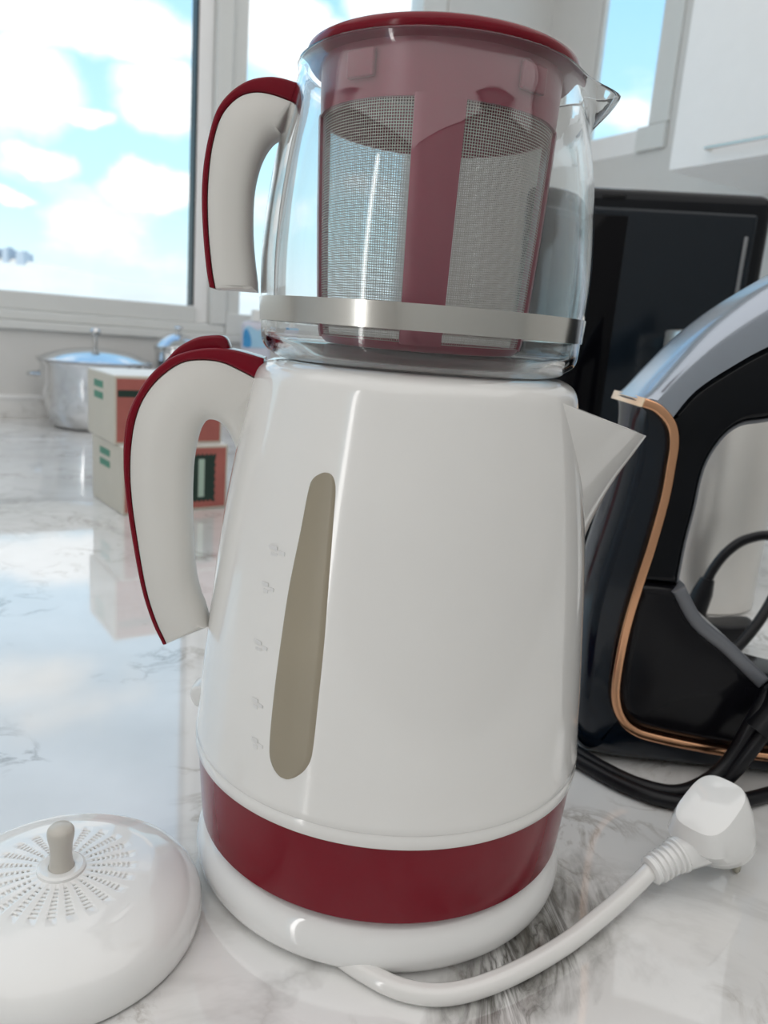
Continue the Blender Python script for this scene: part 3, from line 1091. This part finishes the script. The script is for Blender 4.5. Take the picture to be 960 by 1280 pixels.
dome = finish('dome', bm, WHITE_COOL, klid, angle=60)
sol = dome.modifiers.new('thickness', 'SOLIDIFY')
sol.thickness = 0.0016
sol.offset = -1
child(finish('inner_plate', lathe_bm([(.0225, .0335), (.0248, .0300), (.0258, .0200), (.0262, 0)], 64, center=(LC.x, LC.y)), WHITE_COOL, klid), klid)
collar = finish('knob_collar', lathe_bm([(.0270, .0095), (.0284, .0092), (.0290, .0082), (.0288, .0060), (.0284, .0050)], 48), WHITE_COOL, dome)
KN = [(.0278, .0052), (.0290, .0047), (.0330, .0042), (.0380, .0044), (.0420, .0051), (.0448, .0050), (.0464, .0036), (.0470, .0)]
kn_ = finish('knob', lathe_bm(smooth_profile(KN[:-1], 4) + KN[-1:], 40), KNOB, klid)
kn_['label'] = 'warm grey knob'

# ------------------------------------------------------------------ steam iron standing on its heel
iron = tag(empty('steam_iron', (0.165, 0.115, 0)), 'glossy black steam iron with copper trim standing upright on its heel', 'iron')
I_COPPER = [(0.1255, 0.2197), (0.1343, 0.2169), (0.1423, 0.2096), (0.1458, 0.1997), (0.1461, 0.1858), (0.1456, 0.1671), (0.1425, 0.1402), (0.1390, 0.1179), (0.1356, 0.0921), (0.1344, 0.0663), (0.1354, 0.0479), (0.1404, 0.0348), (0.1488, 0.0270), (0.1620, 0.0229), (0.1977, 0.0180), (0.2281, 0.0163), (0.2700, 0.0156)]
I_LEFT = [(0.1254, 0.2205), (0.1257, 0.1942), (0.1216, 0.1574), (0.1146, 0.1164), (0.1125, 0.0893), (0.1137, 0.0539), (0.1155, 0.0254), (0.1215, 0.0065), (0.1320, 0.0010), (0.1600, 0.0004), (0.2700, 0.0004)]
I_INNER = [(0.2700, 0.2360), (0.2280, 0.2235), (0.1965, 0.2152), (0.1827, 0.2115), (0.1733, 0.2019), (0.1669, 0.1852), (0.1654, 0.1613), (0.1637, 0.1419), (0.1631, 0.1174)]
I_SILVER = [(0.1422, 0.2109), (0.1530, 0.2275), (0.1706, 0.2422), (0.1891, 0.2546), (0.2240, 0.2730), (0.2700, 0.2920)]
I_TOP = [(0.1253, 0.2210), (0.1379, 0.2383), (0.1562, 0.2605), (0.1836, 0.2840), (0.2240, 0.3100), (0.2700, 0.3340)]
I_TANK = [(0.1631, 0.1174), (0.1770, 0.0980), (0.1962, 0.0842), (0.2105, 0.0728), (0.2227, 0.0631), (0.2700, 0.0540)]
YN, YF = 0.088, 0.142
cop = spline(I_COPPER, 4)


def seg_of(zlo, zhi):
    return [p for p in cop if zlo <= p[1] <= zhi]


child(finish('rear_shell', prism_bm(outline(spline(I_LEFT, 4), cop[::-1]), YN + .001, YF - .001, 0.020, 8, keep=cop), NAVY, iron, angle=60), iron)
upper = cop[4:cop.index(min(cop, key=lambda p: abs(p[1] - .1179) + (p[0] > .15))) + 1]
lower = cop[cop.index(upper[-1]):]
igrip = child(finish('grip', prism_bm(outline(upper[::-1], spline(I_SILVER, 4), spline(I_INNER, 4)), YN, YF, 0.006, 4), BLACK, iron, angle=50), iron)
itank = child(finish('water_tank', prism_bm(outline(lower[::-1], spline(I_TANK, 4)), YN - .002, YF + .002, 0.009, 4), TANKM, iron, angle=50), iron)
child(finish('nose', prism_bm(outline(spline(I_TOP, 4), spline(I_SILVER, 4)[::-1], [cop[4], cop[2]]), YN - .003, YF + .003, 0.020, 8, keep=spline(I_SILVER, 4) + [cop[4], cop[2]]), GUNMETAL, iron, angle=50), iron)


def ribbon(pts, w0):
    L_, R_ = [], []
    n = len(pts)
    for i in range(n):
        d = (Vector(pts[min(i + 1, n - 1)]) - Vector(pts[max(i - 1, 0)])).normalized()
        nn = Vector((-d[1], d[0]))
        L_.append(Vector(pts[i]) + nn * w0 / 2)
        R_.append(Vector(pts[i]) - nn * w0 / 2)
    return outline(L_, R_[::-1])


child(finish('copper_trim', prism_bm(ribbon([Vector((p[0], p[1])) for p in cop], 0.0052), YN - .0045, YF + .0045, 0.0012, 3), COPPER, iron, angle=50), iron)
rim_pts = spline(I_INNER[1:], 4)
finish('grip_edge_light', prism_bm(ribbon([Vector((p[0], p[1])) + Vector((-.0006, 0)) for p in rim_pts], 0.0034), YN + .004, YF - .004, 0.0014, 3), EDGE_LIGHT, igrip, angle=50)  # grey strip drawn as the inner edge catching light
finish('tank_edge_light', prism_bm(ribbon([Vector((p[0], p[1])) + Vector((-.001, -.001)) for p in spline(I_TANK[:-1], 4)], 0.0085), YN - .003, YF + .003, 0.0036, 4), EDGE_LIGHT, itank, angle=50)  # same edge light, drawn as a strip along the tank
finish('steam_trigger', prism_bm([(0.1672, 0.190), (0.1695, 0.198), (0.1712, 0.197), (0.1700, 0.184), (0.1680, 0.182)], 0.105, 0.125, 0.001, 2), BLACK_SATIN, igrip)


def arch(x0, x1, hw, zt, mat_, name, bev):
    pts = [(hw * math.cos(t), 0) for t in (0,)]
    pts = []
    for i in range(17):
        t = i / 16
        z = zt * t
        wdt = hw * (1 - max(0, (t - 0.25) / 0.75) ** 2.2)
        pts.append((wdt, z + 0.0006))
    o_ = [(-p[0], p[1]) for p in pts[:-1]] + [(0, zt)] + [p for p in pts[:-1]][::-1]
    b_ = prism_bm(o_, x0, x1, bev, 2)
    turned(b_, Matrix.Translation((0, 0.115, 0)) @ Matrix(((0, 1, 0, 0), (1, 0, 0, 0), (0, 0, 1, 0), (0, 0, 0, 1))))
    return child(finish(name, b_, mat_, iron, angle=50), iron)


arch(0.2705, 0.3000, 0.050, 0.345, BLACK, 'body_skirt', 0.006)
arch(0.3005, 0.3065, 0.053, 0.352, STEEL, 'soleplate', 0.001)
# cord wound loosely round the heel
ic = spline([(0.236, 0.086, 0.060), (0.222, 0.078, 0.062), (0.212, 0.073, 0.045), (0.203, 0.071, 0.022), (0.190, 0.066, 0.0095), (0.170, 0.058, 0.0047), (0.150, 0.062, 0.0046), (0.133, 0.077, 0.0046), (0.118, 0.097, 0.0046), (0.104, 0.122, 0.0046), (0.100, 0.150, 0.0046), (0.118, 0.176, 0.0046), (0.160, 0.188, 0.0046), (0.210, 0.185, 0.0046), (0.252, 0.172, 0.0046), (0.280, 0.140, 0.0048), (0.276, 0.105, 0.005), (0.252, 0.079, 0.0048), (0.222, 0.062, 0.0047), (0.195, 0.051, 0.0046), (0.165, 0.0475, 0.0046), (0.142, 0.0585, 0.0046), (0.122, 0.080, 0.0046), (0.104, 0.104, 0.0046), (0.090, 0.130, 0.0046), (0.092, 0.165, 0.0046), (0.118, 0.192, 0.0046), (0.165, 0.205, 0.0046), (0.215, 0.212, 0.0046), (0.262, 0.226, 0.020), (0.300, 0.250, 0.055), (0.322, 0.278, 0.092), (0.318, 0.298, 0.104), (0.300, 0.305, 0.098), (0.286, 0.305, 0.086), (0.2765, 0.303, 0.072), (0.2700, 0.300, 0.058)], 8)
child(finish('cord', tube_bm(ic, 0.0042, 14), RUBBER, iron), iron)
ic2 = spline([(0.240, 0.085, 0.052), (0.226, 0.0735, 0.050), (0.214, 0.068, 0.034), (0.205, 0.0665, 0.018), (0.199, 0.068, 0.0065)], 8)
child(finish('cord_wrap', tube_bm(ic2, 0.0042, 14), RUBBER, iron), iron)
child(finish('cord_tie', tube_bm(spline([(0.226, 0.073, 0.064), (0.222, 0.071, 0.052), (0.214, 0.069, 0.040)], 6), [0.0085] * 13, 14), RUBBER, iron), iron)
# the plug at the end of the iron's cord, lying behind it
child(finish('cord_bush', tube_bm([(0.2715, 0.3005, 0.062), (0.2690, 0.3000, 0.050), (0.2655, 0.2990, 0.036), (0.262, 0.298, 0.024)], [0.0058, 0.0085, 0.0092, 0.0105], 14), RUBBER, iron), iron)
pb = prism_bm(outline(spline([(0.252, 0.0008), (0.285, 0.0008), (0.300, 0.010), (0.318, 0.024), (0.312, 0.027), (0.285, 0.024), (0.268, 0.030), (0.252, 0.026)], 3)), 0.288, 0.316, 0.004, 3)
child(finish('cord_plug', pb, RUBBER, iron, angle=50), iron)

# ------------------------------------------------------------------ steel canister behind the iron
can = tag(empty('steel_canister', (0.318, 0.447, 0)), 'tall brushed steel canister standing behind the steam iron', 'canister')
CR_ = 0.062
child(finish('canister_body', lathe_bm([(0.0005, 0), (0.0005, CR_ - .002), (0.0025, CR_), (0.2495, CR_), (0.2510, CR_ - .001), (0.2515, CR_ - .004), (0.2515, 0)], 96, center=(0.318, 0.447)), SATIN_STEEL, can, angle=40), can)
child(finish('canister_lid', lathe_bm([(0.2518, 0), (0.2518, CR_ - .001), (0.2525, CR_ + .0006), (0.2675, CR_ + .0006), (0.2695, CR_ - .001), (0.2700, CR_ - .004), (0.2700, 0)], 96, center=(0.318, 0.447)), SATIN_STEEL, can, angle=40), can)

# ------------------------------------------------------------------ tall black appliance against the right
app = tag(empty('kitchen_appliance', (0.245, 0.55, 0)), 'tall glossy black kitchen appliance with rounded corners behind the steam iron', 'appliance')
AR = Matrix.Translation((0.252, 0.545, 0)) @ Matrix.Rotation(R(-8), 4, 'Z')


def app_part(name, bm, material, on=None):
    turned(bm, AR)
    return child(finish(name, bm, material, app, angle=40), app) if on is None else finish(name, bm, material, on, angle=40)


app_part('housing', box_bm(-0.122, 0.122, 0.0, 0.24, 0.004, 0.4165, bevel=0.014, seg=5), BLACK)
adoor = app_part('door_panel', box_bm(-0.106, 0.106, -0.006, 0.0045, 0.05, 0.395, bevel=0.0045, seg=4), mat('dark_blue_black_panel', (0.005, 0.009, 0.014), 0.14, spec=0.3))
app_part('dark_panel', box_bm(-0.078, -0.026, -0.0078, -0.0055, 0.085, 0.386, bevel=0.0008, seg=2), mat('black_panel_gloss', (0.002, 0.002, 0.003), 0.08, spec=0.12), adoor)  # dark rectangle on the left of the door panel
app_part('edge_glint', box_bm(0.0945, 0.0985, -0.0082, -0.0055, 0.26, 0.372, bevel=0.001, seg=2), mat('grey_edge_glint', (0.20, 0.21, 0.22), 0.3, 0.4), adoor)  # grey strip modelled as the reflection along the rounded door edge
app_part('top_groove', box_bm(-0.055, -0.030, -0.0012, 0.003, 0.4035, 0.4085, bevel=0.0008, seg=2), BLACK_SATIN)
for fx in (-0.095, 0.095):
    for fy in (0.03, 0.21):
        app_part('foot', turned(lathe_bm([(0.0004, 0), (0.0004, .011), (0.0045, .012), (0.0045, 0)], 20), Matrix.Translation((fx, fy, 0))), BLACK_SATIN)

# ------------------------------------------------------------------ two stacked tea cartons
CARTON_ROT = R(36)


def carton(corner, z0, z1, wd, dp_, rot, label, upper):
    c = tag(empty('tea_carton', (corner[0], corner[1], z0)), label, 'carton', 'stacked tea cartons')
    mtx = Matrix.Translation((corner[0], corner[1], 0)) @ Matrix.Rotation(rot, 4, 'Z')

    def part(name, bm, material, on=None):
        turned(bm, mtx)
        if on is not None:
            return finish(name, bm, material, on, smooth=False)
        return child(finish(name, bm, material, c, smooth=False), c)
    bx_ = part('box', box_bm(0, wd, 0, dp_, z0, z1, bevel=0.0012, seg=2), CARD_CREAM)
    fp = part('front_panel', box_bm(0.003, wd - .003, -0.0006, 0.001, z0 + .003, z1 - .003), CARD_RED)
    part('top_glare', box_bm(0.001, wd - .001, 0.001, dp_ - .001, z1 - .0002, z1 + .0012), CARD_WHITE)  # white sheet: glare on the carton top put into the colour
    h = z1 - z0
    # green print on the end of the carton
    for k in range(2):
        part('end_stripe', box_bm(-0.0006, 0.001, dp_ * (.40), dp_ * (.72), z0 + h * (.60 + .17 * k), z0 + h * (.70 + .17 * k)), CARD_GREEN, bx_)
    if upper:
        part('print_bar', box_bm(0.004, wd * .55, -0.0010, 0.001, z0 + h * .70, z0 + h * .80), CARD_DARK, fp)
        b = turned(lathe_bm([(-.0004, 0), (-.0004, .006), (.0006, .006), (.0006, 0)], 20), Matrix.Translation((wd * .30, -0.0006, z0 + h * .90)) @ Matrix.Rotation(R(90), 4, 'X'))
        part('print_dot', b, mat('bright_red_print', (0.40, 0.03, 0.04), 0.5), fp)
    else:
        # dark emblem with a toothed border and a pale bar
        cx, cz, rx, rz = wd * .73, z0 + h * .50, wd * .145, h * .38
        pts = []
        T = 13
        loop = [(-1, -1), (1, -1), (1, 1), (-1, 1)]
        for e in range(4):
            (ax, az), (bx2, bz) = loop[e], loop[(e + 1) % 4]
            for q in range(T):
                t = q / T
                k = 1.0 if q % 2 == 0 else 0.91
                pts.append((cx + (ax + (bx2 - ax) * t) * rx * k, cz + (az + (bz - az) * t) * rz * k))
        part('emblem', prism_bm(pts, -0.0012, 0.0005), CARD_DARK, fp)
        part('emblem_bar', box_bm(cx - rx * .18, cx + rx * .22, -0.0016, 0.0, cz - rz * .78, cz + rz * .78), CARD_PALE, fp)
    return c


carton((-0.332, 0.592), 0.0004, 0.0850, 0.140, 0.118, R(38), 'lower of two stacked tea cartons, red front with dark green emblem', False)
carton((-0.345, 0.600), 0.0865, 0.1700, 0.140, 0.118, R(36), 'upper of two stacked tea cartons, red front and glare-white top', True)

# ------------------------------------------------------------------ steel pots by the window wall


def pot(loc, r_, h, label, knob_h, handles):
    p = tag(empty('cooking_pot', loc), label, 'pot', 'steel pots by the window')
    pr_ = [(0.0005, 0), (0.0005, r_ * .72), (0.006, r_ * .80), (h * .30, r_ * .90), (h * .65, r_ * .97), (h * .93, r_ * .98), (h, r_ * 1.03), (h * 1.005, r_ * 1.02), (h * .97, r_ * .95)]
    bm = lathe_bm(pr_, 72)
    o = finish('pot_body', bm, STEEL_POT, p, angle=60)
    ld = [(h * 1.01, r_ * 1.05), (h * 1.03, r_ * 1.055), (h * 1.05, r_ * 1.0), (h * 1.13, r_ * .72), (h * 1.19, r_ * .36), (h * 1.205, 0)]
    pl_ = finish('pot_lid', lathe_bm(ld[:2] + smooth_profile(ld[1:], 3)[1:], 72), STEEL_POT, p, angle=60)
    k0 = h * 1.2
    kn = [(k0, .004), (k0 + knob_h * .6, .004), (k0 + knob_h * .65, .0085), (k0 + knob_h * .85, .011), (k0 + knob_h, .007), (k0 + knob_h, 0)]
    finish('lid_knob', lathe_bm(kn, 28), STEEL_POT, pl_)
    for s in handles:
        a = R(s)
        d, q = Vector((math.cos(a), math.sin(a), 0)), Vector((-math.sin(a), math.cos(a), 0))
        zz = Vector((0, 0, h * .74))
        path = spline([d * r_ * .95 - q * .030 + zz, d * (r_ + .028) - q * .026 + zz, d * (r_ + .036) + zz, d * (r_ + .028) + q * .026 + zz, d * r_ * .95 + q * .030 + zz], 6)
        finish('pot_handle', tube_bm(path, 0.005, 10), STEEL_POT, p)
    return p


pot((-0.645, 1.330, 0), 0.112, 0.138, 'round steel cooking pot with domed lid left of the cartons', 0.042, (170, 350))
pot((-0.503, 1.452, 0), 0.052, 0.172, 'smaller steel pot behind the cartons beside the window wall', 0.016, ())

# ------------------------------------------------------------------ soap bottle at the foot of the window wall
bl = ROT @ Vector((0.560, -0.075, 0))
bot = tag(empty('soap_bottle', bl), 'tall soap bottle with blue label and white cap by the window wall', 'bottle')
YAW = Matrix.Rotation(R(12), 4, 'Z')
bb_ = finish('bottle_body', turned(box_bm(-0.036, 0.036, -0.022, 0.022, 0.0006, 0.247, bevel=0.014, seg=4), YAW), mat('milky_bottle', (0.62, 0.63, 0.72), 0.3, var=0.03), bot)
finish('label_patch', turned(prism_bm(outline(spline([(-0.030, 0.185), (0.030, 0.190), (0.031, 0.225), (0.020, 0.238), (0.004, 0.226), (-0.018, 0.236), (-0.030, 0.225), (-0.030, 0.187)], 3)), -0.0236, -0.0215, 0.0004, 1), YAW), BLUELT, bb_)
finish('label_patch', turned(prism_bm(outline(spline([(-0.031, 0.187), (-0.014, 0.186), (-0.012, 0.205), (-0.022, 0.228), (-0.031, 0.220), (-0.031, 0.189)], 3)), -0.0248, -0.0232, 0.0004, 1), YAW), BLUEP, bb_)
finish('bottle_cap', lathe_bm([(0.2475, 0), (0.2475, .015), (0.272, .0135), (0.2745, .011), (0.2745, 0)], 24), CARD_WHITE, bot)
